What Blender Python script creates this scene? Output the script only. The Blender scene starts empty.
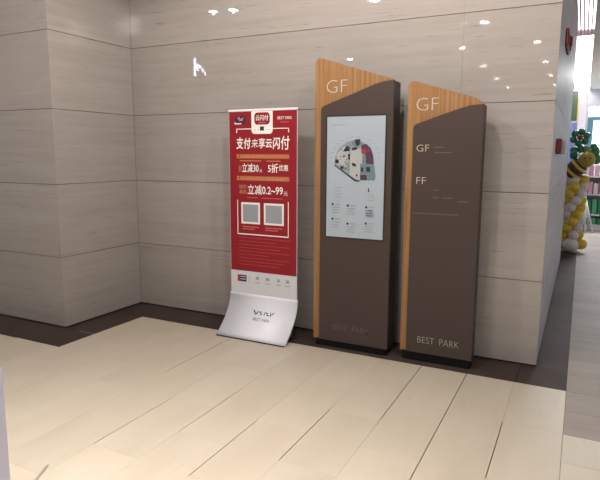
import bpy, bmesh, math, random
from mathutils import Vector, Matrix
random.seed(7)
SC = bpy.context.scene
COL = SC.collection

# ------------------------------------------------------------------ camera
cam_d = bpy.data.cameras.new('camera'); cam = bpy.data.objects.new('camera', cam_d); COL.objects.link(cam)
cam_d.sensor_fit = 'HORIZONTAL'; cam_d.sensor_width = 36.0; cam_d.lens = 36.0 * 554.0 / 600.0
cam_d.clip_start = .05; cam_d.clip_end = 100
PITCH, YAW, ROLL = math.radians(8.770), math.radians(26.830), math.radians(0.256)
fw = Vector((-math.sin(YAW) * math.cos(PITCH), math.cos(YAW) * math.cos(PITCH), -math.sin(PITCH)))
rt = Vector((math.cos(YAW), math.sin(YAW), 0)); up = rt.cross(fw)
rt2 = rt * math.cos(ROLL) + up * math.sin(ROLL); up2 = -rt * math.sin(ROLL) + up * math.cos(ROLL)
m = Matrix((rt2, up2, -fw)).transposed().to_4x4(); m.translation = Vector((3.7754, -4.0147, 1.4482))
cam.matrix_world = m
SC.camera = cam

# ------------------------------------------------------------------ world and exposure
w = bpy.data.worlds.new('world'); SC.world = w; w.use_nodes = True
w.node_tree.nodes['Background'].inputs[0].default_value = (.98, .96, 1.0, 1)
w.node_tree.nodes['Background'].inputs[1].default_value = .30
SC.view_settings.view_transform = 'Standard'; SC.view_settings.look = 'None'
SC.view_settings.gamma = 1; SC.view_settings.use_curve_mapping = False
SC.view_settings.exposure = 0.75
CEIL = 3.2
LAMP_W = 43.0            # strength of one wide recessed downlight
BEAM_W = 225.0           # strength of one of the two narrow-beam downlights over the open floor
LAMP_COL = (1.0, .93, .85)

# ------------------------------------------------------------------ materials
def mat(name, col, rough=.5, spec=.5, metal=0, emit=None, es=0, coat=0):
    mt = bpy.data.materials.new(name); mt.use_nodes = True
    b = mt.node_tree.nodes['Principled BSDF']
    b.inputs['Base Color'].default_value = (*col, 1); b.inputs['Roughness'].default_value = rough
    b.inputs['Specular IOR Level'].default_value = spec; b.inputs['Metallic'].default_value = metal
    if coat: b.inputs['Coat Weight'].default_value = coat
    if emit: b.inputs['Emission Color'].default_value = (*emit, 1); b.inputs['Emission Strength'].default_value = es
    return mt
def nn(mt, t, **kw):
    n = mt.node_tree.nodes.new(t)
    for k, v in kw.items(): setattr(n, k, v)
    return n
def ln(mt, a, b): mt.node_tree.links.new(a, b)
def bs(mt): return mt.node_tree.nodes['Principled BSDF']
def ramp(mt, stops):
    r = nn(mt, 'ShaderNodeValToRGB'); e = r.color_ramp.elements
    while len(e) > 1: e.remove(e[-1])
    e[0].position = stops[0][0]; e[0].color = (*stops[0][1], 1)
    for p, c in stops[1:]:
        x = e.new(p); x.color = (*c, 1)
    return r
def mixc(mt, kind, fac, a, b):
    n = nn(mt, 'ShaderNodeMix', data_type='RGBA', blend_type=kind)
    for i, v in ((0, fac), (6, a), (7, b)):
        if hasattr(v, 'links'): ln(mt, v, n.inputs[i])
        else: n.inputs[i].default_value = v if i == 0 else (*v, 1)
    return n.outputs[2]
def stone(name, c0, c1, c2, rough, scale, spec=.5, pit=.25, var=.10, bump=.004):
    """horizontally veined, polished stone with small dark pits; every slab takes its own stretch of vein"""
    mt = mat(name, c1, rough, spec)
    tc = nn(mt, 'ShaderNodeTexCoord'); oi = nn(mt, 'ShaderNodeObjectInfo')
    mp = nn(mt, 'ShaderNodeMapping'); mp.inputs['Scale'].default_value = scale
    off = nn(mt, 'ShaderNodeVectorMath', operation='SCALE'); off.inputs[0].default_value = (37., 23., 51.)
    ln(mt, oi.outputs['Random'], off.inputs['Scale'])
    ad = nn(mt, 'ShaderNodeVectorMath', operation='ADD')
    ln(mt, tc.outputs['Object'], ad.inputs[0]); ln(mt, off.outputs[0], ad.inputs[1]); ln(mt, ad.outputs[0], mp.inputs[0])
    n1 = nn(mt, 'ShaderNodeTexNoise'); n1.inputs['Scale'].default_value = 1.0; n1.inputs['Detail'].default_value = 6; n1.inputs['Roughness'].default_value = .62
    n1.inputs['Distortion'].default_value = .06
    ln(mt, mp.outputs[0], n1.inputs[0])
    r1 = ramp(mt, [(.28, c0), (.5, c1), (.74, c2)]); ln(mt, n1.outputs[0], r1.inputs[0])
    mp2 = nn(mt, 'ShaderNodeMapping'); mp2.inputs['Scale'].default_value = tuple(s * 5.0 for s in scale); ln(mt, ad.outputs[0], mp2.inputs[0])
    n2 = nn(mt, 'ShaderNodeTexNoise'); n2.inputs['Scale'].default_value = 1.0; n2.inputs['Detail'].default_value = 3
    ln(mt, mp2.outputs[0], n2.inputs[0])
    r2 = ramp(mt, [(.27, (1 - pit,) * 3), (.37, (1,) * 3)]); ln(mt, n2.outputs[0], r2.inputs[0])
    c = mixc(mt, 'MULTIPLY', 1.0, r1.outputs[0], r2.outputs[0])
    rv = ramp(mt, [(0, (1 - var,) * 3), (1, (1 + var * .4,) * 3)]); ln(mt, oi.outputs['Random'], rv.inputs[0])
    c = mixc(mt, 'MULTIPLY', 1.0, c, rv.outputs[0])
    ln(mt, c, bs(mt).inputs['Base Color'])
    if bump:
        bp = nn(mt, 'ShaderNodeBump'); bp.inputs['Distance'].default_value = bump; bp.inputs['Strength'].default_value = .12
        ln(mt, n1.outputs[0], bp.inputs['Height']); ln(mt, bp.outputs[0], bs(mt).inputs['Normal'])
    return mt
M = {}
M['stone'] = stone('taupe_stone', (.350, .312, .292), (.380, .343, .323), (.407, .370, .350), .03, (.9, .9, 20.), pit=.30, var=.05, bump=0)
M['stone_left'] = stone('honed_taupe_stone', (.350, .312, .292), (.380, .343, .323), (.407, .370, .350), .16, (.9, .9, 20.), pit=.22, var=.05, bump=0)
M['stone_end'] = stone('reflection_tinted_stone', (.52, .505, .55), (.60, .585, .635), (.67, .655, .71), .5, (2., .6, 9.), pit=.15, spec=.3)  # bluish tint of the corridor's reflection is put into the base colour
M['tile'] = stone('beige_tile', (.50, .443, .362), (.535, .478, .395), (.57, .512, .43), .38, (4., 1.1, 1.), pit=.05, var=.025, bump=0)
M['tile_right'] = stone('pinkish_tile', (.32, .282, .258), (.36, .318, .29), (.40, .358, .328), .55, (1.1, 5., 1.), spec=.3, pit=.12, var=.12, bump=0)
M['border'] = stone('dark_brown_tile', (.050, .034, .030), (.062, .043, .038), (.078, .056, .050), .55, (2., 2., 1.), pit=.1, var=.15, bump=0, spec=.10)
M['joint'] = mat('joint_dark', (.07, .058, .05), .9)
M['ceiling'] = mat('ceiling_paint', (.72, .70, .69), .8)
M['brown'] = mat('brown_lacquer', (.062, .042, .038), .42, .35)
M['dark_brown'] = mat('dark_brown_metal', (.028, .021, .019), .45, .4)
M['black'] = mat('black', (.006, .006, .007), .6, .2)
M['white_ink'] = mat('white_ink', (.85, .83, .82), .5)
M['silver'] = mat('silver_letter', (.55, .47, .41), .4)
M['brand_ink'] = mat('brand_ink', (.36, .32, .30), .4)
M['dim_ink'] = mat('dim_ink', (.125, .098, .092), .5)
M['white_base'] = mat('white_base', (.80, .82, .92), .35)
M['white_metal'] = mat('white_metal', (.8, .79, .8), .35)
M['red'] = mat('red_print', (.27, .012, .020), .45, .3)
M['paper'] = mat('paper_white', (.66, .67, .72), .5)
M['orange'] = mat('orange_print', (.47, .17, .07), .5)
M['gold_ink'] = mat('gold_ink', (.58, .26, .12), .5)
M['pink_ink'] = mat('pink_ink', (.60, .15, .15), .5)
M['terms_ink'] = mat('terms_ink', (.40, .055, .06), .5)
M['navy'] = mat('navy_print', (.022, .022, .07), .5)
M['grey_ink'] = mat('grey_ink', (.30, .31, .34), .5)
M['code_grey'] = mat('plain_grey_print', (.30, .33, .37), .5)
M['ink'] = mat('ink_black', (.03, .03, .035), .5)
M['lamp_trim'] = mat('lamp_trim', (.8, .8, .8), .4)
M['lamp_lens'] = mat('lamp_lens', (1, 1, 1), .5, emit=(1, .95, .86), es=60)
M['screen'] = mat('screen_pale', (.30, .34, .38), .2, .5, emit=(.52, .60, .66), es=.10)
M['map_grey'] = mat('map_grey', (.22, .27, .29), .4)
M['map_dark'] = mat('map_dark', (.028, .022, .045), .4)
M['map_plum'] = mat('map_plum', (.075, .035, .07), .4)
M['map_teal'] = mat('map_teal', (.13, .22, .24), .4)
M['map_red'] = mat('map_red', (.35, .03, .04), .4)
M['map_cream'] = mat('map_cream', (.40, .41, .42), .4)
M['map_blue'] = mat('map_blue', (.30, .37, .47), .4)
def wood():
    mt = mat('oak_veneer', (.5, .22, .08), .42, .4)
    tc = nn(mt, 'ShaderNodeTexCoord'); mp = nn(mt, 'ShaderNodeMapping'); mp.inputs['Scale'].default_value = (55, 55, 1.6)
    ln(mt, tc.outputs['Object'], mp.inputs[0])
    n = nn(mt, 'ShaderNodeTexNoise'); n.inputs['Scale'].default_value = 1; n.inputs['Detail'].default_value = 5; n.inputs['Distortion'].default_value = .3
    ln(mt, mp.outputs[0], n.inputs[0])
    r = ramp(mt, [(.3, (.225, .108, .042)), (.5, (.30, .155, .060)), (.7, (.355, .200, .082))]); ln(mt, n.outputs[0], r.inputs[0])
    ln(mt, r.outputs[0], bs(mt).inputs['Base Color'])
    return mt
M['wood'] = wood()

# ------------------------------------------------------------------ mesh helpers
def link(name, me, parent=None, loc=None):
    o = bpy.data.objects.new(name, me); COL.objects.link(o)
    if loc is not None: o.location = loc
    if parent is not None: o.parent = parent
    return o
def finish(bm, name, mt, smooth=False):
    bmesh.ops.recalc_face_normals(bm, faces=bm.faces)
    me = bpy.data.meshes.new(name); bm.to_mesh(me); bm.free()
    me.materials.append(M[mt] if isinstance(mt, str) else mt)
    if smooth:
        for p in me.polygons: p.use_smooth = True
    return me
def base_of(parent):
    v = Vector((0, 0, 0)); p = parent
    while p is not None: v += p.location; p = p.parent
    return v
def put(bm, name, mt, parent=None, smooth=False, base=None):
    """world-coordinate bmesh -> object; its origin is at `base` (top-level) or at the parent's base"""
    b = base_of(parent) if parent is not None else Vector(base or (0, 0, 0))
    bmesh.ops.translate(bm, verts=bm.verts, vec=-b)
    return link(name, finish(bm, name, mt, smooth), parent, None if parent is not None else b)
def box(bm, x0, x1, y0, y1, z0, z1, bev=0, seg=1):
    r = bmesh.ops.create_cube(bm, size=1)
    vs = r['verts']
    bmesh.ops.scale(bm, verts=vs, vec=(x1 - x0, y1 - y0, z1 - z0))
    bmesh.ops.translate(bm, verts=vs, vec=((x0 + x1) / 2, (y0 + y1) / 2, (z0 + z1) / 2))
    if bev:
        es = list({e for v in vs for e in v.link_edges})
        bmesh.ops.bevel(bm, geom=es, offset=bev, segments=seg, affect='EDGES', profile=.5)
    return bm
def B(*a, **k): return box(bmesh.new(), *a, **k)
def round_poly(pts, radii, n=6):
    out = []
    N = len(pts)
    for i, (p, r) in enumerate(zip(pts, radii)):
        p = Vector(p); a = Vector(pts[i - 1]); b = Vector(pts[(i + 1) % N])
        if r <= 0: out.append(tuple(p)); continue
        u = (a - p).normalized(); v = (b - p).normalized()
        ang = u.angle(v); t = min(r / math.tan(ang / 2), (a - p).length * .49, (b - p).length * .49)
        rr = t * math.tan(ang / 2)
        c = p + (u + v).normalized() * (rr / math.sin(ang / 2))
        s = p + u * t - c; e = p + v * t - c
        for k in range(n + 1):
            f = k / n
            d = (s * (1 - f) + e * f).normalized() * rr
            out.append(tuple(c + d))
    return out
def prism_xz(bm, pts, y0, y1, bev=0):
    """outline in X,Z extruded from y0 (front) to y1"""
    f = [bm.verts.new((x, y0, z)) for x, z in pts]; b = [bm.verts.new((x, y1, z)) for x, z in pts]
    ff = bm.faces.new(f); bm.faces.new(list(reversed(b)))
    n = len(pts)
    for i in range(n): bm.faces.new((f[i], b[i], b[(i + 1) % n], f[(i + 1) % n]))
    if bev:
        bmesh.ops.bevel(bm, geom=list(ff.edges), offset=bev, segments=1, affect='EDGES')
    return bm
def PX(pts, y0, y1, bev=0): return prism_xz(bmesh.new(), pts, y0, y1, bev)
def rect(x0, x1, z0, z1): return [(x0, z0), (x1, z0), (x1, z1), (x0, z1)]
def tube(bm, a, b, r0, r1=None, n=10):
    a, b = Vector(a), Vector(b); r1 = r0 if r1 is None else r1
    d = (b - a); q = d.to_track_quat('Z', 'Y').to_matrix().to_4x4()
    q.translation = (a + b) / 2
    bmesh.ops.create_cone(bm, cap_ends=True, segments=n, radius1=r0, radius2=r1, depth=d.length, matrix=q)
    return bm
def ball(bm, c, rx, ry=None, rz=None, u=14, v=9, rot=None):
    mt = Matrix.Translation(c) @ (rot.to_4x4() if rot else Matrix()) @ Matrix.Diagonal((rx, ry or rx, rz or rx, 1))
    bmesh.ops.create_uvsphere(bm, u_segments=u, v_segments=v, radius=1, matrix=mt)
    return bm
def tag(o, label, cat, group=None):
    o['label'] = label; o['category'] = cat
    if group: o['group'] = group
    return o
def thing(name, loc, label, cat, group=None):
    o = link(name, None, None, loc); o.empty_display_size = .1
    return tag(o, label, cat, group)
def struct(o): o['kind'] = 'structure'; return o
def stuff(o): o['kind'] = 'stuff'; return o
def text(name, body, x0, x1, z0, z1, y, mt, parent, bold=0.0, thick=.0008, shear=0.0, fit='both'):
    """lettering as thin raised print on a plane facing -Y, filling the box x0..x1, z0..z1"""
    cu = bpy.data.curves.new(name, 'FONT'); cu.body = body; cu.size = 1; cu.resolution_u = 3; cu.offset = bold; cu.shear = shear
    t = bpy.data.objects.new(name, cu); COL.objects.link(t)
    dg = bpy.context.evaluated_depsgraph_get()
    me = bpy.data.meshes.new_from_object(t.evaluated_get(dg))
    bpy.data.objects.remove(t); bpy.data.curves.remove(cu)
    xs = [v.co.x for v in me.vertices]; ys = [v.co.y for v in me.vertices]
    ax, bx, ay, by = min(xs), max(xs), min(ys), max(ys)
    sx = (x1 - x0) / (bx - ax); sz = (z1 - z0) / (by - ay)
    b = base_of(parent)
    for v in me.vertices:
        v.co = Vector((x0 + (v.co.x - ax) * sx, y - thick, z0 + (v.co.y - ay) * sz)) - b
    me.name = name; me.materials.clear(); me.materials.append(M[mt])
    return link(name, me, parent)
def words(name, ws, spans, z0, z1, y, mt, parent, **k):
    for b_, (x0, x1) in zip(ws, spans): text(name, b_, x0, x1, z0, z1, y, mt, parent, **k)
def instance(name, me, parent, loc, base=None):
    o = link(name, me, parent); o.location = Vector(loc) - (base if base is not None else Vector((0, 0, 0)))
    return o

# ------------------------------------------------------------------ the setting: walls of stone slabs
ROWS = [(i * .6, min((i + 1) * .6, CEIL)) for i in range(6)]
HJ, VJ, SLAB = .0019, .0003, .022      # half horizontal joint, half vertical joint, slab thickness
slab_cache = {}
def slab_mesh(w_, h_, mt, axis):
    k = (round(w_, 3), round(h_, 3), mt, axis)
    if k not in slab_cache:
        if axis == 'x': bm = B(-w_ / 2, w_ / 2, -SLAB, 0, -h_ / 2, h_ / 2, bev=.0006)
        else: bm = B(0, SLAB, -w_ / 2, w_ / 2, -h_ / 2, h_ / 2, bev=.0006)
        slab_cache[k] = finish(bm, 'stone_panel', mt)
    return slab_cache[k]
def slabs_x(wall, ycore, cuts, mt):                 # slabs facing -Y; finished face at ycore - SLAB
    for a, b in zip(cuts, cuts[1:]):
        for z0, z1 in ROWS:
            if z1 - z0 < .05: continue
            lo = z0 + (.010 if z0 == 0 else HJ)
            o = link('stone_panel', slab_mesh(b - a - 2 * VJ, z1 - HJ - lo, mt, 'x'), wall)
            o.location = ((a + b) / 2, ycore, (lo + z1 - HJ) / 2)
def slabs_y(wall, xcore, cuts, mt):                 # slabs facing +X
    for a, b in zip(cuts, cuts[1:]):
        for z0, z1 in ROWS:
            if z1 - z0 < .05: continue
            lo = z0 + (.010 if z0 == 0 else HJ)
            o = link('stone_panel', slab_mesh(b - a - 2 * VJ, z1 - HJ - lo, mt, 'y'), wall)
            o.location = (xcore, (a + b) / 2, (lo + z1 - HJ) / 2)
WX = 3.586
wb = struct(put(B(-6.2, WX - SLAB, SLAB, 4.30, 0, CEIL), 'wall_back', 'joint'))
slabs_x(wb, SLAB, [0, 2.985, WX], 'stone')
wr = struct(put(B(WX - SLAB - .001, WX - SLAB, SLAB, 4.3, 0, CEIL), 'wall_right', 'joint'))
slabs_y(wr, WX - SLAB, [0.0, 1.05, 2.15, 3.25, 4.30], 'stone_end')
wl = struct(put(B(-6.2, -SLAB, -.9 + SLAB, SLAB - .001, 0, CEIL), 'wall_left', 'joint'))
slabs_y(wl, -SLAB, [-.9 + .001, -.001], 'stone_left')
wf = struct(put(B(-6.2, -SLAB - .001, -.9 + SLAB - .001, -.9 + SLAB, 0, CEIL), 'wall_front', 'joint'))
slabs_x(wf, -.9 + SLAB, [-6.2, -4.5, -3.0, -1.5, 0], 'stone_left')

# ------------------------------------------------------------------ floor
fl = struct(put(B(-6.3, 12, -14, 16, -.06, -.012), 'floor', 'joint'))
TZ = -.012
tile_cache = {}
def tile(w_, d_, mt):
    k = (round(w_, 3), round(d_, 3), mt)
    if k not in tile_cache:
        tile_cache[k] = finish(B(-w_ / 2, w_ / 2, -d_ / 2, d_ / 2, 0, .012, bev=.0005), 'tile', mt)
    return tile_cache[k]
def lay(name, x0, x1, y0, y1, mt, gx=.001, gy=.0008, dz=0):
    o = link(name, tile(x1 - x0 - 2 * gx, y1 - y0 - 2 * gy, mt), fl)
    o.location = ((x0 + x1) / 2, (y0 + y1) / 2, TZ + dz)
    return o
XB, YB = .335, -.35           # inner edges of the dark border
XR = 3.783
# beige tiles 0.3 x 0.6 running away from the camera, every other strip shifted by half
OPEN_LEFT = {(0, 1), (1, 1), (1, 0), (3, 1), (4, 2), (5, 1), (6, 2), (7, 0)}; OPEN_RIGHT = {(3, 0)}   # the wider joints
x = XR
i = 0
while x > -2.6:
    xa = x - .302
    y = YB - (.0 if i % 2 == 0 else .302)
    ytop = YB
    segs = []
    if i % 2: segs.append((ytop, y))
    while y > -3.4: segs.append((y, y - .604)); y -= .604
    for (ya, yb) in segs:
        x0c, y1c = xa, ya
        # keep clear of the stepped-out corner at the left and its border
        if xa < XB - .001:
            lim = -.9 + YB
            if x > XB + .001 and ya > lim: # strip that straddles the border edge
                if yb >= lim - .001: x0c = XB; 
            if x <= XB + .001:
                if yb >= lim - .01: continue
                y1c = min(ya, lim)
        gx = random.choice((.0003, .0003, .0003, .0005))
        kr = round((YB - (.302 if i % 2 else 0) - ya) / .604)
        wl_ = .0036 if (i, kr) in OPEN_LEFT else 0.0; wr_ = .0036 if (i, kr) in OPEN_RIGHT else 0.0
        lay('floor_tile', max(x0c, -2.6) + wl_, x - wr_, yb, y1c, 'tile', gx=gx, gy=.0003, dz=random.uniform(-.0003, .0))
    x = xa; i += 1
# tiles right of the border: short rows across the corridor
def rrow(ya, yb, xs, mt):
    for a, b in zip(xs, xs[1:]): lay('floor_tile', a, b, ya, yb, mt, gx=.001, gy=random.choice((.0009, .0013, .0018)), dz=random.uniform(-.0004, 0))
y = YB - .604; j = 0
while y < 9.0:
    s = .0 if j % 2 else .45
    rrow(y, y + .302, [XR, XR + .9 - s, XR + 1.8], 'tile_right'); y += .302; j += 1
y = YB - .604
while y > -3.3:
    rrow(y - .302, y, [XR, XR + .9, XR + 1.8], 'tile'); y -= .302
# dark brown border
def brow(pts, w0, along):
    for a, b in zip(pts, pts[1:]):
        if along == 'x': lay('border_tile', a, b, w0[0], w0[1], 'border')
        else: lay('border_tile', w0[0], w0[1], a, b, 'border')
brow([XB, 1.20, 2.10, 2.85, 3.484, XR], (YB, -.001), 'x')
brow([-.9 - .0, 0.0 - .001], (0.001, XB), 'y')
brow([-2.6, -1.6, -.8, 0, XB], (-.9 + YB, -.901), 'x')
brow([-.001 + i_ * .9 for i_ in range(0, 7)], (WX + .001, XR), 'y')
lay('border_tile', 3.0, WX, 4.302, 5.40, 'border')
# the rest of the floor, beyond the tiles laid one by one
bm = bmesh.new()
for (x0, x1, y0, y1) in ((-6.3, 12, -14, -3.42), (XR + 1.802, 12, -3.42, 9.1), (-6.3, 12, 9.1, 16), (-6.3, -2.602, -3.42, -.905), (-6, WX - .6, 4.302, 9.1)):
    box(bm, x0, x1, y0, y1, -.012, -.0006)
put(bm, 'far_floor', 'tile', fl)

# ------------------------------------------------------------------ ceiling, with the lit trough over the corridor
bm = bmesh.new()
CX0, CX1 = 3.42, 3.80
box(bm, -6.3, CX0, -14, 16, CEIL, CEIL + .12)
box(bm, CX1, 12, -14, 16, CEIL, CEIL + .12)
box(bm, CX0, CX1, -14, 3.0, CEIL, CEIL + .12)
ce = struct(put(bm, 'ceiling', 'ceiling'))

# ------------------------------------------------------------------ recessed downlights (their mirror images show in the polished wall), plus three added wall-washers
def lens_meshes():
    bm = bmesh.new()
    ro, ri = .075, .058
    n = 20
    ring = [[bm.verts.new((r * math.cos(t * math.tau / n), r * math.sin(t * math.tau / n), z)) for t in range(n)] for r, z in ((ro, 0), (ro, -.006), (ri, -.006), (ri, 0))]
    for a, b in zip(ring, ring[1:]):
        for t in range(n): bm.faces.new((a[t], a[(t + 1) % n], b[(t + 1) % n], b[t]))
    trim = finish(bm, 'trim_ring', 'lamp_trim', True)
    bm = bmesh.new(); bmesh.ops.create_cone(bm, cap_ends=True, segments=20, radius1=.057, radius2=.057, depth=.003, matrix=Matrix.Translation((0, 0, -.0025)))
    return trim, finish(bm, 'lens', 'lamp_lens')
TRIM, LENS = lens_meshes()
LENS_DIM = LENS.copy(); LENS_DIM.materials.clear(); LENS_DIM.materials.append(mat('lamp_lens_weak', (1, 1, 1), .5, emit=(1, .95, .86), es=4))
spots = [(2.47, -3.97, 'downlight mirrored as the brightest dash above the shorter totem'), (2.21, -3.92, 'downlight mirrored as a faint dot left of the brightest dash above the shorter totem')]
for q, w_ in enumerate(('topmost', 'second from the top', 'third from the top', 'lowest')):
    spots.append((1.87, (-5.67, -7.73, -9.75, -11.7)[q], 'downlight mirrored as the ' + w_ + ' dash of the slanting row'))
    spots.append((3.0, (-5.66, -7.73, -9.72, -11.7)[q], 'downlight mirrored as the ' + w_ + ' dash near the right wall corner'))
spots += [(-.46, -1.95, 'downlight mirrored as the left dash of the pair high above the red poster'), (-.19, -1.98, 'downlight mirrored as the right dash of the pair high above the red poster'), (-.22, -5.9, 'downlight mirrored as a dash right above the taller totem')]
spots += [(x_, -1.78, w_ + ' of three unseen downlights added to wash the stone wall') for x_, w_ in ((1.7, 'leftmost'), (2.7, 'middle one'), (3.7, 'rightmost'))]  # row added out of view to brighten the upper wall
for (x_, y_, lab) in spots:
    beam = -4 < y_ < -3.5
    far = y_ < -5
    sp = 108 if beam else (120 if far else 176)
    pw = (BEAM_W * (1.8 if x_ > 2.3 else .2)) / LAMP_W if beam else (.05 if x_ < 0 and not far else (.5 if far else 1.0))
    t = thing('ceiling_downlight', (x_, y_, CEIL), lab, 'downlight', 'recessed ceiling downlights')
    link('trim_ring', TRIM, t); link('lens', LENS_DIM if x_ == 2.21 else LENS, t)
    ld = bpy.data.lights.new('downlight_lamp', 'SPOT'); ld.energy = LAMP_W * pw; ld.color = LAMP_COL
    ld.spot_size = math.radians(sp); ld.spot_blend = 1.0 if sp < 150 else .15; ld.shadow_soft_size = .08 if y_ == -1.78 else .012
    lo = bpy.data.objects.new('downlight_lamp', ld); COL.objects.link(lo); lo.parent = t; lo.location = (0, 0, -.085 if y_ == -1.78 else -.02)

# ------------------------------------------------------------------ floor guide totem with the map
def kiosk_core(t, wood_pts, wood_r, brown_pts, brown_r, yf, depth, plinth):
    body = [(x_ + (.006 if i_ in (0, 1, 2, 3) and x_ < (wood_pts[0][0] + .2) else -.002), z_ - (.006 if z_ > .5 else 0)) for i_, (x_, z_) in enumerate(wood_pts)]
    put(PX(round_poly(body, wood_r), yf + .020, yf + depth, .003), 'body', 'dark_brown', t)
    w_ = put(PX(round_poly(wood_pts, wood_r), yf + .016, yf + .020, .0008), 'wood_panel', 'wood', t)
    b_ = put(PX(round_poly(brown_pts, brown_r), yf, yf + .016, .0025), 'front_panel', 'brown', t)
    x0, x1, z1 = plinth
    put(B(x0, x1, yf + .012, yf + depth - .012, 0, z1 + .004, bev=.003), 'plinth', 'black', t)
    return w_, b_
Y1 = -.30
t1 = thing('wayfinding_totem', (2.306, -.23, 0), 'taller brown and oak wayfinding totem with a pale floor map screen', 'totem', 'wayfinding totems at the stone wall')
wd, br = kiosk_core(t1, [(2.008, .052), (2.008, 2.143), (2.60, 1.952), (2.605, .052)], [0, .035, 0, 0],
    [(2.062, .052), (2.062, 1.787), (2.13, 1.810), (2.30, 1.868), (2.466, 1.927), (2.535, 1.944), (2.60, 1.948), (2.605, .052)], [0, .03, 0, 0, 0, .1, 0, 0], Y1, .16, (2.03, 2.59, .052))
text('floor_letters', 'GF', 2.098, 2.255, 1.884, 1.972, Y1 + .016, 'silver', wd, thick=.002, bold=-.022)
words('brand_word', ('BEST', 'PARK'), ((2.182, 2.296), (2.332, 2.462)), .146, .186, Y1, 'dim_ink', br, bold=-.012)
# screen with bezel
fr = bmesh.new()
sx0, sx1, sz0, sz1 = 2.114, 2.551, .853, 1.716
for a in ((sx0 - .008, sx1 + .008, sz1, sz1 + .008), (sx0 - .008, sx1 + .008, sz0 - .008, sz0), (sx0 - .008, sx0, sz0, sz1), (sx1, sx1 + .008, sz0, sz1)):
    prism_xz(fr, rect(*a), Y1 - .005, Y1 + .002)
put(fr, 'screen_bezel', 'dark_brown', t1)
scn = put(B(sx0, sx1, Y1 - .003, Y1 + .004, sz0, sz1), 'map_screen', 'screen', t1)
YS = Y1 - .003
def flat(name, pts, mt, parent, y, th=.0006, bev=0): return put(PX(pts, y - th, y), name, mt, parent)
# map drawing: screen pixel (480 px over 70 photo px) turned into metres on the screen
def S1(px, pz):   # px,pz in a 480-wide view of the upper screen
    return (2.114 + (px - 52) / 396 * .437, 1.716 - (pz - 45) / 822 * .863)
def blk(name, pts, mt, y=YS): flat(name, [S1(*q) for q in pts], mt, scn, y)
blk('map_outline', [(108, 378), (112, 310), (140, 255), (190, 215), (255, 196), (310, 222), (350, 250), (372, 300), (380, 360), (392, 440), (385, 470), (290, 472), (255, 474), (200, 440)], 'map_grey')
YM = YS - .0007
def blk2(name, pts, mt): flat(name, [S1(*q) for q in pts], mt, scn, YM)
blk2('shop_block', [(218, 270), (285, 255), (300, 300), (298, 358), (285, 360), (285, 470), (250, 460), (212, 430), (214, 330)], 'map_cream')
blk2('shop_block', [(290, 235), (325, 228), (358, 262), (372, 310), (376, 362), (325, 360), (322, 300), (292, 290)], 'map_plum')
blk2('shop_block', [(286, 362), (376, 364), (390, 440), (386, 466), (335, 468), (333, 430), (287, 430)], 'map_teal')
blk2('shop_block', [(287, 434), (330, 432), (334, 468), (288, 468)], 'map_plum')
blk2('shop_block', [(300, 300), (321, 302), (324, 358), (300, 358)], 'map_teal')
blk2('shop_block', [(120, 300), (165, 250), (205, 240), (208, 330), (190, 380), (130, 370)], 'map_cream')
blk2('shop_block', [(225, 215), (250, 200), (285, 205), (300, 225), (262, 245), (230, 235)], 'map_teal')
YK = YM - .0007
for q in ([(248, 200), (282, 195), (280, 232), (262, 245), (250, 225)], [(226, 258), (256, 246), (268, 262), (232, 272)], [(165, 278), (190, 240), (212, 246), (210, 276)], [(202, 295), (215, 295), (215, 332), (202, 332)],
          [(112, 332), (136, 332), (136, 356), (112, 356)], [(228, 352), (258, 362), (256, 380), (232, 374)], [(148, 378), (172, 378), (168, 396), (152, 396)], [(326, 380), (352, 380), (354, 412), (328, 412)],
          [(292, 384), (308, 384), (308, 412), (292, 412)], [(258, 430), (268, 430), (268, 446), (258, 446)]):
    flat('shop_block', [S1(*p) for p in q], 'map_dark', scn, YK)
for q in ([(292, 262), (312, 255), (330, 278), (318, 298), (294, 292)], [(340, 262), (350, 268), (348, 280), (338, 276)]):
    flat('shop_block', [S1(*p) for p in q], 'map_red', scn, YK)
rs = random.Random(3)
for k in range(46):
    a_ = rs.uniform(0, 1); px_ = 118 + 100 * a_ + rs.uniform(-6, 10); pz_ = rs.uniform(235 - 20 * a_ + 40 * (1 - a_), 380 + 60 * a_)
    w_, h_ = rs.uniform(3, 9), rs.uniform(3, 8)
    flat('shop_label', [S1(*p) for p in [(px_, pz_), (px_ + w_, pz_), (px_ + w_, pz_ + h_), (px_, pz_ + h_)]], rs.choice(('map_dark', 'map_plum', 'map_teal', 'screen')), scn, YK)
for k in range(14):
    a_ = math.pi * (.02 + .96 * k / 13); c_ = (250 + 165 * math.cos(a_), 330 - 150 * math.sin(a_))
    flat('map_callout', [S1(*p) for p in [(c_[0] - 10, c_[1] - 2), (c_[0] + 10, c_[1] - 2), (c_[0] + 10, c_[1] + 2), (c_[0] - 10, c_[1] + 2)]], 'map_grey', scn, YS)
flat('map_road', [S1(*p) for p in [(105, 372), (110, 368), (255, 468), (285, 474), (282, 480), (250, 478)]], 'map_dark', scn, YK)
text('map_title', '楼层 导览', *[f for p in (S1(82, 108), S1(172, 94)) for f in (p[0],)], S1(0, 108)[1], S1(0, 94)[1], YS, 'grey_ink', scn)
def S2(px, pz): return S1(px, pz + 446)     # the lower view starts 65 photo px (446 view px) further down
for k in range(4): flat('legend_line', rect(S2(112, 0)[0], S2(158 if k % 2 else 165, 0)[0], S2(0, 80 + k * 22)[1], S2(0, 76 + k * 22)[1]), 'map_grey', scn, YS)
flat('you_are_here_mark', rect(S2(342, 0)[0], S2(350, 0)[0], S2(0, 102)[1], S2(0, 76)[1]), 'ink', scn, YS)
for k in range(3): flat('legend_line', rect(S2(340, 0)[0], S2(382, 0)[0], S2(0, 123 + k * 18)[1], S2(0, 117 + k * 18)[1]), 'grey_ink', scn, YS)
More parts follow.
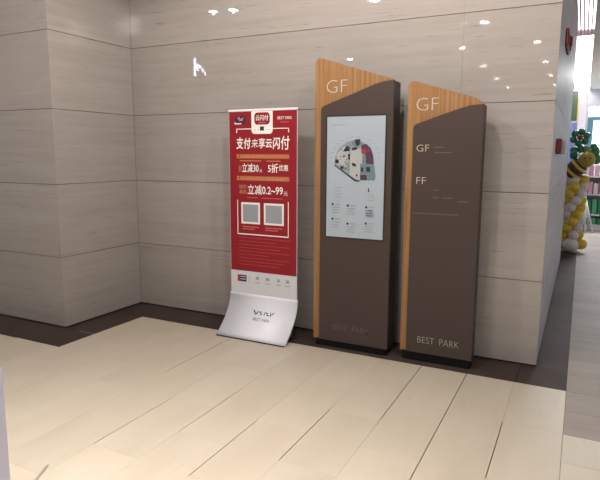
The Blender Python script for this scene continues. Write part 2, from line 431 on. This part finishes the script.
for (px, pz) in ((97, 194), (205, 199), (332, 205), (97, 296), (205, 324), (332, 315)):
    c = S2(px, pz); n = 10; r_ = .009
    flat('legend_dot', [(c[0] + r_ * math.cos(-a * math.tau / n), c[1] + r_ * math.sin(-a * math.tau / n)) for a in range(n)], 'ink', scn, YS)
    flat('legend_heading', rect(c[0] + .018, c[0] + .060, c[1] - .005, c[1] + .005), 'grey_ink', scn, YS)
    for q in range(3):
        flat('legend_line', rect(c[0] - .006, c[0] + .055 - .01 * (q % 2), c[1] - .026 - q * .018, c[1] - .020 - q * .018), 'map_grey', scn, YS)
flat('legend_patch', [(2.452 + .034 * math.cos(-a * math.tau / 14), 1.03 + .034 * math.sin(-a * math.tau / 14)) for a in range(14)], 'map_blue', scn, YS)

# ------------------------------------------------------------------ second totem, a directory without a map
Y2 = -.28
t2 = thing('wayfinding_totem', (2.945, -.21, 0), 'shorter brown and oak wayfinding totem listing GF and FF, no map', 'totem', 'wayfinding totems at the stone wall')
wd2, br2 = kiosk_core(t2, [(2.690, .062), (2.690, 1.950), (3.125, 1.815), (3.190, 1.775), (3.193, .062)], [0, .035, .03, .02, 0],
    [(2.738, .062), (2.738, 1.648), (2.80, 1.668), (2.92, 1.709), (3.04, 1.748), (3.11, 1.766), (3.19, 1.770), (3.195, .062)], [0, .03, 0, 0, 0, .1, 0, 0], Y2, .12, (2.71, 3.18, .062))
text('floor_letters', 'GF', 2.750, 2.896, 1.742, 1.824, Y2 + .016, 'silver', wd2, thick=.002, bold=-.022)
text('directory_heading', 'GF', 2.765, 2.850, 1.472, 1.517, Y2, 'silver', br2, bold=-.016)
text('directory_heading', 'FF', 2.772, 2.836, 1.254, 1.300, Y2, 'silver', br2, bold=-.016)
for (x0, x1, z) in ((2.885, 2.95, 1.50), (2.885, 3.00, 1.465), (2.885, 2.925, 1.215), (2.885, 2.925, 1.165), (2.955, 3.02, 1.165), (3.05, 3.12, 1.145), (2.75, 3.06, 1.055)):
    flat('directory_line', rect(x0, x1, z - .003, z + .003), 'dim_ink', br2, Y2)
words('brand_word', ('BEST', 'PARK'), ((2.820, 2.938), (2.974, 3.108)), .140, .186, Y2, 'brand_ink', br2, bold=-.012)

# ------------------------------------------------------------------ red poster stand with a flared white foot
YP = -.25
PB0, PB1 = 1.232, 1.845
t3 = thing('poster_stand', (1.54, -.34, 0), 'red and white payment poster on a stand with flared white foot', 'poster stand')
# foot: a bent sheet, upright at the poster and sweeping out to the floor
prof = []
for k in range(13):
    f = k / 12.0
    a = f * math.pi / 2
    prof.append((YP - .004 - .215 * (1 - math.cos(a)) ** .95, .012 + .305 * (1 - math.sin(a)) ** 1.0))
prof = [(YP - .004, .318)] + [(YP - .004 - .215 * (f ** 2.0), .318 - .310 * f) for f in [i_ / 12 for i_ in range(1, 13)]]
bm = bmesh.new(); th = .012
n = len(prof)
L, R_ = PB0 - .008, PB1 + .008
outer = [[bm.verts.new((x_, y_, z_)) for x_ in (L, R_)] for y_, z_ in prof]
inner = [[bm.verts.new((x_, y_ + th, max(z_ - .004, .0))) for x_ in (L, R_)] for y_, z_ in prof]
for a, b in zip(outer, outer[1:]): bm.faces.new((a[0], a[1], b[1], b[0]))
for a, b in zip(inner, inner[1:]): bm.faces.new((a[0], b[0], b[1], a[1]))
for s in (0, 1):
    for i_ in range(n - 1): bm.faces.new((outer[i_][s], outer[i_ + 1][s], inner[i_ + 1][s], inner[i_][s]))
bm.faces.new((outer[0][0], inner[0][0], inner[0][1], outer[0][1])); bm.faces.new((outer[-1][0], outer[-1][1], inner[-1][1], inner[-1][0]))
foot = put(bm, 'foot', 'white_base', t3)
for p in foot.data.polygons: p.use_smooth = abs(p.normal.x) < .5
put(B(L + .02, R_ - .03, YP - .205, YP + .035, 0, .007, bev=.002), 'base_plate', 'dark_brown', t3)
put(B(L + .002, R_ - .002, YP - .222, YP - .214, 0, .009), 'foot_edge', 'ink', t3)
for x_ in (1.30, 1.777):
    bm = bmesh.new(); tube(bm, (x_, YP + .02, .006), (x_, YP + .02, 1.77), .012); put(bm, 'support_pole', 'white_metal', t3, True)
panel = put(B(PB0, PB1, YP, YP + .008, .29, 1.782), 'poster_panel', 'paper', t3)
put(B(PB0 - .003, PB1 + .003, YP - .006, YP + .014, 1.778, 1.796, bev=.003), 'top_rail', 'white_metal', t3)
YR = YP - .0012
redp = put(PX(rect(PB0 + .003, PB1 - .003, .506, 1.778), YR, YP), 'red_field', 'red', panel)
def pr(name, pts, mt, layer=0, parent=None): return flat(name, pts, mt, parent or panel, YR - layer * .0008, .0007)
# top: two logos and the white tab
pr('corner_logo', round_poly(rect(1.292, 1.388, 1.684, 1.748), [.012] * 4, 3), 'navy')
pr('corner_logo_stroke', [(1.288, 1.700), (1.300, 1.690), (1.350, 1.690), (1.350, 1.682), (1.288, 1.682)], 'white_ink', 1)
pr('corner_logo_stroke', [(1.310, 1.730), (1.330, 1.742), (1.345, 1.722), (1.372, 1.738), (1.362, 1.708), (1.335, 1.706)], 'pink_ink', 1)
tabp = round_poly([(1.443, 1.605), (1.633, 1.605), (1.633, 1.778), (1.443, 1.778)], [.028, .028, 0, 0], 5)
pr('white_tab', tabp, 'white_ink')
pr('tab_badge', round_poly(rect(1.470, 1.608, 1.676, 1.768), [.026] * 4, 4), 'red', 1)
text('badge_lettering', '云闪付', 1.482, 1.596, 1.706, 1.748, YR - .0016, 'white_ink', panel, bold=.012)
pr('badge_line', rect(1.506, 1.572, 1.688, 1.694), 'pink_ink', 2)
pr('tab_mark', rect(1.520, 1.556, 1.630, 1.662), 'ink', 1)
for x_ in (1.474, 1.500, 1.580, 1.602): pr('tab_dot', rect(x_ - .005, x_ + .005, 1.635, 1.640), 'grey_ink', 1)
words('corner_word', ('BEST', 'PARK'), ((1.676, 1.732), (1.742, 1.800)), 1.712, 1.734, YR, 'white_ink', panel)
pr('corner_line', rect(1.700, 1.775, 1.690, 1.694), 'pink_ink')
for a in ((1.302, 1.443, 1.642, 1.648), (1.633, 1.775, 1.642, 1.648), (1.302, 1.309, 1.615, 1.648), (1.768, 1.775, 1.615, 1.648)):
    pr('bracket_line', rect(*a), 'white_ink')
for ch, x0, x1, z0, z1, bo in (('支', 1.300, 1.366, 1.488, 1.582, .022), ('付', 1.370, 1.434, 1.490, 1.576, .022), ('来', 1.440, 1.500, 1.500, 1.566, 0), ('享', 1.506, 1.566, 1.494, 1.574, .015),
                               ('云', 1.570, 1.628, 1.498, 1.564, .022), ('闪', 1.634, 1.698, 1.488, 1.578, .022), ('付', 1.704, 1.780, 1.484, 1.588, .016)):
    text('title_character', ch, x0, x1, z0, z1, YR, 'white_ink', panel, bold=bo, shear=.06)
# two offers under orange bars
for z0, z1 in ((1.416, 1.448), (1.243, 1.277)):
    bar = pr('offer_bar', rect(1.302, 1.776, z0, z1), 'orange')
    pr('bar_mark', rect(1.325, 1.332, z0 + .008, z1 - .006), 'red', 1)
    for k in range(9): pr('bar_text_line', rect(1.350 + k * .044, 1.380 + k * .044, z0 + .012, z0 + .017), 'gold_ink', 1)
text('offer_lettering', '立减30', 1.352, 1.505, 1.306, 1.378, YR, 'white_ink', panel, bold=.012)
text('offer_lettering', '元', 1.512, 1.538, 1.308, 1.332, YR, 'white_ink', panel)
text('offer_lettering', '5折', 1.590, 1.680, 1.306, 1.378, YR, 'white_ink', panel, bold=.012)
text('offer_lettering', '优惠', 1.686, 1.768, 1.322, 1.370, YR, 'white_ink', panel, bold=.010)
text('offer_prefix', '最高', 1.320, 1.348, 1.310, 1.360, YR, 'gold_ink', panel)
for x0, x1 in ((1.330, 1.530), (1.575, 1.70)): pr('offer_small_print', rect(x0, x1, 1.394, 1.400), 'gold_ink')
text('offer_lettering', '立减0.2~99', 1.402, 1.722, 1.132, 1.212, YR, 'white_ink', panel, bold=.012)
text('offer_lettering', '元', 1.728, 1.764, 1.132, 1.164, YR, 'white_ink', panel)
text('offer_prefix', '随机', 1.324, 1.392, 1.176, 1.208, YR, 'gold_ink', panel)
text('offer_prefix', '最高', 1.324, 1.392, 1.136, 1.168, YR, 'gold_ink', panel)
for x0, x1 in ((1.400, 1.50), (1.53, 1.72)): pr('offer_small_print', rect(x0, x1, 1.104, 1.109), 'pink_ink')
# white frame with two white cards (codes left out)
for a in ((1.302, 1.309, .812, 1.086), (1.766, 1.773, .812, 1.086), (1.302, 1.773, .806, .815)): pr('frame_line', rect(*a), 'white_ink')
for x0, x1 in ((1.340, 1.515), (1.551, 1.730)):
    cd = pr('white_card', rect(x0, x1, .896, 1.068), 'white_ink')
    pr('plain_square', rect(x0 + .016, x1 - .016, .912, 1.052), 'code_grey', 1)
    for q in range(2): pr('card_caption', rect(x0 + .012, x1 - .012 - .04 * q, .868 - q * .018, .875 - q * .018), 'pink_ink')
for k in range(9):
    z = .778 - k * .0275
    xe = [1.785, 1.66, 1.78, 1.70, 1.775, 1.60, 1.78, 1.74, 1.69][k]
    pr('terms_line', rect(1.312, xe, z, z + .0048), 'terms_ink')
# white strip at the bottom with small logos
flat('partner_logo', rect(1.297, 1.382, .415, .470), 'navy', panel, YP, .0012)
flat('partner_logo_red', [(1.297, .418), (1.330, .418), (1.318, .440), (1.322, .467), (1.297, .467)], 'map_red', panel, YP - .0012, .0006)
for q in (.452, .432): flat('partner_logo_line', rect(1.325, 1.374, q, q + .006), 'paper', panel, YP - .0012, .0006)
flat('divider_line', rect(1.408, 1.4105, .404, .471), 'grey_ink', panel, YP, .0008)
for (x0, x1, c) in ((1.463, 1.509, 'grey_ink'), (1.557, 1.606, 'grey_ink'), (1.662, 1.701, 'grey_ink'), (1.740, 1.786, 'grey_ink')):
    flat('service_logo', round_poly(rect(x0 + .006, x1 - .006, .440, .468), [.008] * 4, 3), 'map_cream', panel, YP, .0006)
    flat('service_logo_stroke', rect(x0 + .010, x1 - .010, .450, .455), c, panel, YP - .0006, .0004)
    flat('service_caption', rect(x0, x1, .415, .421), c, panel, YP, .0006)
# lettering on the foot, following its slope
def foot_y(z):
    f = (.318 - z) / .310
    return YP - .004 - .215 * f * f
def foot_print(name, pts, mt):
    bm = bmesh.new()
    f = [bm.verts.new((x_, foot_y(z_) - .0012, z_ )) for x_, z_ in pts]; b = [bm.verts.new((x_, foot_y(z_) + .001, z_)) for x_, z_ in pts]
    bm.faces.new(f); bm.faces.new(list(reversed(b)))
    for i_ in range(len(pts)): bm.faces.new((f[i_], b[i_], b[(i_ + 1) % len(pts)], f[(i_ + 1) % len(pts)]))
    return put(bm, name, mt, foot)
for q in ([(1.470, .196), (1.482, .198), (1.500, .172), (1.494, .168)], [(1.494, .168), (1.516, .196), (1.524, .192), (1.506, .168)], [(1.530, .190), (1.548, .196), (1.546, .186), (1.533, .181)], [(1.536, .172), (1.556, .184), (1.560, .178), (1.542, .166)],
          [(1.578, .192), (1.586, .196), (1.580, .170), (1.572, .170)], [(1.590, .194), (1.612, .186), (1.608, .180), (1.590, .186)], [(1.594, .172), (1.620, .170), (1.626, .176), (1.600, .178)], [(1.628, .198), (1.634, .198), (1.642, .166), (1.634, .166)], [(1.640, .184), (1.662, .200), (1.664, .194), (1.646, .178)]):
    foot_print('calligraphy_stroke', q, 'ink')
def foot_text(body, x0, x1, z0, z1):
    o = text('foot_lettering', body, x0, x1, z0, z1, 0, 'ink', foot)
    b = base_of(foot)
    for v in o.data.vertices: v.co.y = foot_y(v.co.z + b.z) - .0015 - b.y
foot_text('BEST', 1.490, 1.556, .128, .146); foot_text('PARK', 1.572, 1.640, .128, .146)

# ------------------------------------------------------------------ low pale board at the left picture edge
t4 = thing('floor_sign', (1.795, -2.70, 0), 'pale lavender slim upright floor board cut off by the lower left picture edge', 'floor sign')
M['lavender'] = mat('lavender_plastic', (.50, .52, .68), .4)
TX, TY = 1.795, -2.70
bm = bmesh.new(); prism_xz(bm, round_poly([(TX, .0), (TX + .16, .0), (TX + .165, .622), (TX - .004, .622)], [.01, .01, .012, .012], 3), TY - .006, TY + .006, .002)
put(bm, 'board', 'lavender', t4)
put(B(TX + .03, TX + .15, TY - .05, TY + .05, 0, .02, bev=.006), 'foot', 'lavender', t4)
t4.rotation_euler = (0, 0, math.radians(-62))
# ------------------------------------------------------------------ alarm devices on the end of the wall
M['alarm_red'] = mat('alarm_red', (.16, .014, .022), .5)
ta = thing('alarm_call_point', (WX, 1.08, 1.46), 'dark red alarm box at eye height on the wall end', 'alarm')
put(B(WX, WX + .04, .50, 1.42, 1.462, 1.572, bev=.008), 'housing', 'alarm_red', ta)
put(B(WX + .04, WX + .044, .86, 1.10, 1.485, 1.550, bev=.001), 'press_plate', 'map_dark', ta)
tb = thing('alarm_sounder', (WX, 1.15, 2.30), 'dark red alarm sounder high on the wall end', 'alarm')
put(B(WX, WX + .025, .78, 1.25, 2.27, 2.40, bev=.008), 'back_box', 'alarm_red', tb)
bm = bmesh.new(); tube(bm, (WX + .02, 1.0, 2.335), (WX + .045, 1.0, 2.335), .05, .036, 18); put(bm, 'horn', 'alarm_red', tb, True)
put(B(WX + .02, WX + .034, 1.12, 1.22, 2.29, 2.38, bev=.006), 'strobe_lens', 'map_plum', tb)

# ------------------------------------------------------------------ light trough over the corridor
M['glow'] = mat('trough_light', (1, 1, 1), .5, emit=(1, .97, .98), es=1.6)
M['grille'] = mat('pink_grille', (.55, .42, .46), .5)
tl = thing('ceiling_light_trough', (3.61, 8.5, CEIL), 'long bright white light trough in the corridor ceiling with slatted grille', 'light')
bm = bmesh.new()
box(bm, CX0, CX1, 3.0, 14.0, CEIL + .10, CEIL + .12)
put(bm, 'diffuser', 'glow', tl)
bm = bmesh.new()
for a in ((CX0, CX0 + .02), (CX1 - .02, CX1)): box(bm, a[0], a[1], 3.0, 14.0, CEIL - .02, CEIL + .10)
put(bm, 'side_frame', 'ceiling', tl)
for k in range(7):
    x_ = CX0 + .05 + k * .046
    put(B(x_ - .007, x_ + .007, 3.02, 5.4, CEIL - .01, CEIL + .07), 'slat', 'grille', tl)
put(B(CX0 + .02, CX1 - .02, 5.4, 5.44, CEIL - .01, CEIL + .07), 'crossbar', 'grille', tl)
al = bpy.data.lights.new('trough_lamp', 'AREA'); al.shape = 'RECTANGLE'; al.size = .3; al.size_y = 8.0; al.energy = 36; al.color = (1, .97, .95)
ao = bpy.data.objects.new('trough_lamp', al); COL.objects.link(ao); ao.parent = tl; ao.location = (0, 1.2, .09)

# ------------------------------------------------------------------ balloon column with a bee on top
M['b_white'] = mat('balloon_white', (.74, .70, .72), .22)
M['b_yellow'] = mat('balloon_yellow', (.72, .55, .05), .22)
M['b_green'] = mat('balloon_green', (.04, .26, .14), .22)
M['b_teal'] = mat('balloon_teal', (.03, .20, .24), .22)
M['b_lime'] = mat('balloon_lime', (.24, .42, .18), .22)
M['b_red'] = mat('balloon_red', (.34, .06, .09), .22)
M['b_olive'] = mat('balloon_olive', (.42, .33, .05), .22)
M['b_brown'] = mat('balloon_brown', (.05, .028, .03), .22)
BX, BY = 3.712, 5.30
tc_ = thing('balloon_column', (BX, BY, 0), 'white and yellow spiral balloon column topped by a bee and green flower', 'balloon column')
def balloon(c, r, mt, name='balloon', sz=1.0, rot=None):
    bm = bmesh.new(); ball(bm, c, r, r, r * sz, rot=rot)
    o = put(bm, name, mt, tc_, True)
    return o
bm = bmesh.new(); tube(bm, (BX, BY, 0), (BX, BY, 1.55), .012); put(bm, 'pole', 'white_metal', tc_, True)
bm = bmesh.new(); tube(bm, (BX, BY, 0), (BX, BY, .02), .09, .08, 20); put(bm, 'base_disc', 'white_metal', tc_, True)
balloon((BX - .02, BY - .10, .115), .115, 'b_white', sz=.95); balloon((BX + .12, BY - .02, .13), .085, 'b_yellow')
balloon((BX - .10, BY + .10, .10), .09, 'b_yellow'); balloon((BX + .04, BY + .13, .10), .09, 'b_white')
for k in range(8):
    z = .27 + k * .103
    for q in range(4):
        a = q * math.pi / 2 + k * .62 + .3
        rr = .088 + random.uniform(-.004, .004)
        balloon((BX - .02 + .10 * math.cos(a), BY + .10 * math.sin(a), z), .078, 'b_white' if q % 2 else 'b_yellow')
balloon((BX - .06, BY - .03, 1.10), .10, 'b_white', sz=.9); balloon((BX + .08, BY + .03, 1.09), .085, 'b_yellow')
# bee: body of banded balloons leaning up to the right, olive head, wings and flower of green balloons
ax = Vector((.19, -.05, .20)).normalized(); rotb = ax.to_track_quat('Z', 'Y').to_matrix()
p0 = Vector((BX - .10, BY - .06, 1.185))
for d_, r_, mt in ((0, .100, 'b_brown'), (.045, .126, 'b_yellow'), (.085, .136, 'b_brown'), (.125, .138, 'b_brown'), (.158, .136, 'b_yellow'), (.190, .122, 'b_brown')):
    bm = bmesh.new(); ball(bm, p0 + ax * d_, r_, r_, .055, rot=rotb); put(bm, 'bee_body_band', mt, tc_, True)
balloon(p0 + ax * .29 + Vector((.01, -.06, 0)), .116, 'b_olive', 'bee_head')
for dx in (-.03, .045): balloon(p0 + ax * .29 + Vector((.01 + dx, -.166, .02)), .013, 'ink', 'bee_eye')
for dx in (-.03, .05):
    bm = bmesh.new(); q0 = p0 + ax * .29 + Vector((dx, -.04, .08)); tube(bm, q0, q0 + Vector((dx * .8, -.02, .09)), .007); put(bm, 'bee_feeler', 'b_brown', tc_, True)
balloon((BX - .07, BY - .05, 1.455), .058, 'b_teal', 'bee_wing', 1.2); balloon((BX + .20, BY + .06, 1.50), .075, 'b_green', 'bee_wing', 1.3)
balloon((BX + .235, BY + .05, 1.40), .065, 'b_green', 'bee_wing', 1.2)
fc = Vector((BX - .005, BY - .02, 1.715))
for k in range(6):
    a = k * math.tau / 6 + .35
    balloon(fc + Vector((.092 * math.cos(a), .01, .085 * math.sin(a))), .052, 'b_green', 'flower_petal')
balloon(fc + Vector((0, -.04, 0)), .042, 'b_red', 'flower_centre')
for (dx, dz, r_, c) in ((-.07, -.185, .055, 'b_green'), (.02, -.17, .058, 'b_green'), (.10, -.17, .055, 'b_lime'), (.14, -.20, .05, 'b_lime'), (.19, -.13, .045, 'b_green')):
    balloon(fc + Vector((dx, .03, dz)), r_, c, 'leaf_balloon')

# ------------------------------------------------------------------ far end of the corridor: shop front, shelves, easel, box
M['lilac'] = mat('lilac_paint', (.50, .47, .52), .5)
M['cyan_light'] = mat('lit_fascia', (.8, .9, .92), .4, emit=(.72, .95, 1.0), es=1.1)
M['teal'] = mat('teal_frame', (.05, .15, .22), .4)
M['blue_haze'] = mat('haze_blue', (.26, .32, .62), .4)
M['shop_white'] = mat('shop_white', (.82, .83, .86), .5)
M['prod_pink'] = mat('pink_pack', (.72, .40, .52), .4)
M['prod_rose'] = mat('rose_pack', (.62, .22, .33), .4)
M['prod_cream'] = mat('cream_pack', (.8, .72, .74), .4)
M['prod_dark'] = mat('dark_pack', (.08, .06, .09), .4)
M['prod_green'] = mat('green_pack', (.03, .22, .10), .4)
M['prod_mint'] = mat('mint_pack', (.10, .42, .26), .4)
M['violet_grey'] = mat('violet_grey_box', (.20, .16, .22), .5)
M['window_glow'] = mat('lit_window', (.8, .9, .9), .4, emit=(.78, .97, 1.0), es=1.0)
M['far_green'] = mat('far_green', (.10, .14, .09), .6)
M['far_yellow'] = mat('far_yellow', (.75, .62, .06), .5)
struct(put(B(-2, 9, 13.0, 13.2, 0, CEIL), 'wall_far', 'lilac'))
col_ = thing('pillar', (3.66, 11.9, 0), 'pale lilac square pillar behind the balloon flower', 'pillar')
put(B(3.57, 3.755, 11.8, 12.0, .12, CEIL, bev=.01), 'shaft', 'lilac', col_)
put(B(3.55, 3.775, 11.78, 12.02, 0, .12, bev=.005), 'pillar_base', 'lilac', col_)
gb = thing('hanging_banner', (3.50, 12.4, 2.3), 'narrow green hanging banner with yellow edge left of the pillar', 'banner')
put(B(3.40, 3.535, 12.39, 12.40, 2.35, 3.10), 'cloth', 'far_green', gb); put(B(3.535, 3.56, 12.388, 12.402, 2.35, 2.95), 'yellow_edge', 'far_yellow', gb)
put(B(3.40, 3.56, 12.38, 12.41, 3.10, 3.125), 'top_bar', 'white_metal', gb)
for x_ in (3.42, 3.54):
    bm = bmesh.new(); tube(bm, (x_, 12.395, 3.12), (x_, 12.395, CEIL), .004, n=6); put(bm, 'hanging_wire', 'white_metal', gb)
sf = thing('storefront', (4.9, 12.2, 0), 'storefront with cyan-white lit fascia, teal frame and bright windows', 'storefront')
put(B(3.80, 6.6, 12.1, 12.4, 2.42, 2.68, bev=.01), 'fascia', 'cyan_light', sf)
put(B(3.80, 6.6, 12.08, 12.42, 2.34, 2.42), 'lintel', 'teal', sf)
for x_ in (3.80, 4.86, 5.9): put(B(x_, x_ + .13, 12.1, 12.35, 0, 2.34), 'post', 'teal', sf)
for a, b in ((3.93, 4.86), (4.99, 5.9)):
    put(B(a, b, 12.25, 12.27, .95, 2.34), 'window_pane', 'window_glow', sf)
    put(B(a, b, 12.2, 12.3, 0, .95), 'stall_riser', 'shop_white', sf)
bp_ = thing('blue_haze_panel', (3.45, 12.3, 0), 'blue panel standing in for the bluish haze left of the storefront', 'panel')  # coloured sheet stands in for bluish haze
put(B(3.30, 3.55, 12.28, 12.32, .10, 2.30, bev=.006), 'face', 'blue_haze', bp_); put(B(3.28, 3.57, 12.2, 12.4, 0, .10, bev=.01), 'panel_foot', 'violet_grey', bp_)
# shelf unit with goods
SXa, SXb, SY = 3.86, 4.72, 8.35
sh = thing('display_shelf', (4.48, SY, 0), 'white display shelf filled with pink and green packs in the shop', 'shelf')
for x_ in (SXa, (SXa + SXb) / 2, SXb): put(B(x_ - .015, x_ + .015, SY, SY + .38, 0, 1.35, bev=.003), 'upright', 'shop_white', sh)
LEV = [.10, .30, .70, 1.05]
for z in LEV: put(B(SXa, SXb, SY + .005, SY + .375, z - .025, z, bev=.003), 'shelf_board', 'shop_white', sh)
put(B(SXa, SXb, SY + .37, SY + .385, .05, 1.35), 'back_panel', 'shop_white', sh)
put(B(SXa, SXb, SY + .01, SY + .37, 0, .075), 'kick_plate', 'shop_white', sh)
PM = {}
def pack(x_, z, w_, h_, mt, label, grp, cap=None):
    p = put(B(x_ - w_ / 2, x_ + w_ / 2, SY + .03, SY + .25, z, z + h_, bev=.006), 'goods_pack', mt, None, base=(x_, SY + .14, z))
    tag(p, label, 'pack', grp)
row = {0: ['prod_green', 'prod_mint'], 1: ['prod_green', 'prod_mint', 'prod_green'], 2: ['prod_pink', 'prod_cream', 'prod_rose', 'prod_pink', 'prod_dark'], 3: ['prod_pink', 'prod_cream', 'prod_rose', 'prod_pink']}
nm = {'prod_green': 'dark green', 'prod_mint': 'mint green', 'prod_pink': 'pink', 'prod_cream': 'cream', 'prod_rose': 'rose red', 'prod_dark': 'near-black'}
lv = {0: 'bottom white shelf', 1: 'second white shelf from the floor', 2: 'third white shelf from the floor', 3: 'top white shelf'}
ORD = ['first', 'second', 'third', 'fourth', 'fifth', 'sixth', 'seventh', 'eighth', 'ninth', 'tenth', 'eleventh', 'twelfth', 'thirteenth']
for r_ in range(4):
    x_ = SXa + .07; q = 0
    while x_ < SXb - .07:
        if abs(x_ - (SXa + SXb) / 2) > .07:
            mt = row[r_][q % len(row[r_])]; h_ = (.15, .30, .26, .24)[r_] * random.uniform(.8, 1.0)
            pack(x_, LEV[r_], .085, h_, mt, nm[mt] + ' upright pack, ' + ORD[q] + ' from the left, ' + lv[r_], 'packs on the white display shelf')
        q += 1; x_ += .102
# easel and box
te = thing('easel', (3.94, 7.95, 0), 'white folding easel leaning beside the grey-violet box', 'easel')
bm = bmesh.new()
for (a, b) in (((3.86, 7.90, .66), (4.03, 7.82, 0)), ((3.86, 7.90, .66), (3.90, 7.80, 0)), ((3.86, 7.90, .66), (3.97, 8.15, 0))):
    bm = bmesh.new(); tube(bm, a, b, .018, n=8); put(bm, 'leg', 'shop_white', te, True)
bm = bmesh.new(); tube(bm, (3.88, 7.845, .30), (3.965, 7.855, .30), .012, n=8); put(bm, 'crossbar', 'shop_white', te, True)
bx_ = thing('floor_box', (3.80, 7.60, 0), 'grey-violet box on the floor beside the balloon column', 'box')
put(B(3.74, 3.875, 7.52, 7.68, 0, .27, bev=.006), 'box_body', 'violet_grey', bx_); put(B(3.732, 3.883, 7.512, 7.688, .27, .30, bev=.005), 'box_lid', 'prod_dark', bx_)
# ceiling light added to brighten the shop
sl = thing('added_shop_light', (4.6, 9.6, CEIL), 'flat white light panel added in the ceiling to brighten the shop', 'light')
put(B(4.1, 5.3, 9.3, 9.9, CEIL - .03, CEIL - .006, bev=.004), 'panel_frame', 'shop_white', sl)
put(B(4.14, 5.26, 9.34, 9.86, CEIL - .034, CEIL - .030), 'panel_diffuser', 'glow', sl)
al = bpy.data.lights.new('added_shop_lamp', 'AREA'); al.shape = 'RECTANGLE'; al.size = 1.1; al.size_y = .5; al.energy = 110; al.color = (.95, .97, 1)
ao = bpy.data.objects.new('added_shop_lamp', al); COL.objects.link(ao); ao.parent = sl; ao.location = (.1, -.3, -.045)
# ------------------------------------------------------------------ small lit sign whose mirror image shows in the back wall
M['sign_glow'] = mat('sign_glow', (.8, .8, 1), .4, emit=(.80, .78, 1.0), es=16)
ts = thing('hanging_sign', (-2.2, -4.0, 2.75), 'small violet-white lit sign mirrored in the polished back wall', 'sign')
put(B(-2.36, -2.06, -4.03, -3.99, 2.75, 3.10, bev=.01), 'sign_box', 'dark_brown', ts)
for q in ((-2.335, -2.30, 2.78, 3.08), (-2.285, -2.24, 2.86, 2.98), (-2.225, -2.19, 2.90, 2.95), (-2.175, -2.14, 2.84, 2.90), (-2.12, -2.09, 2.78, 2.84)):
    put(B(q[0], q[1], -3.99, -3.985, q[2], q[3]), 'lit_bar', 'sign_glow', ts)
for x_ in (-2.32, -2.10):
    bm = bmesh.new(); tube(bm, (x_, -4.01, 3.09), (x_, -4.01, CEIL), .004, n=6); put(bm, 'hanging_wire', 'white_metal', ts)
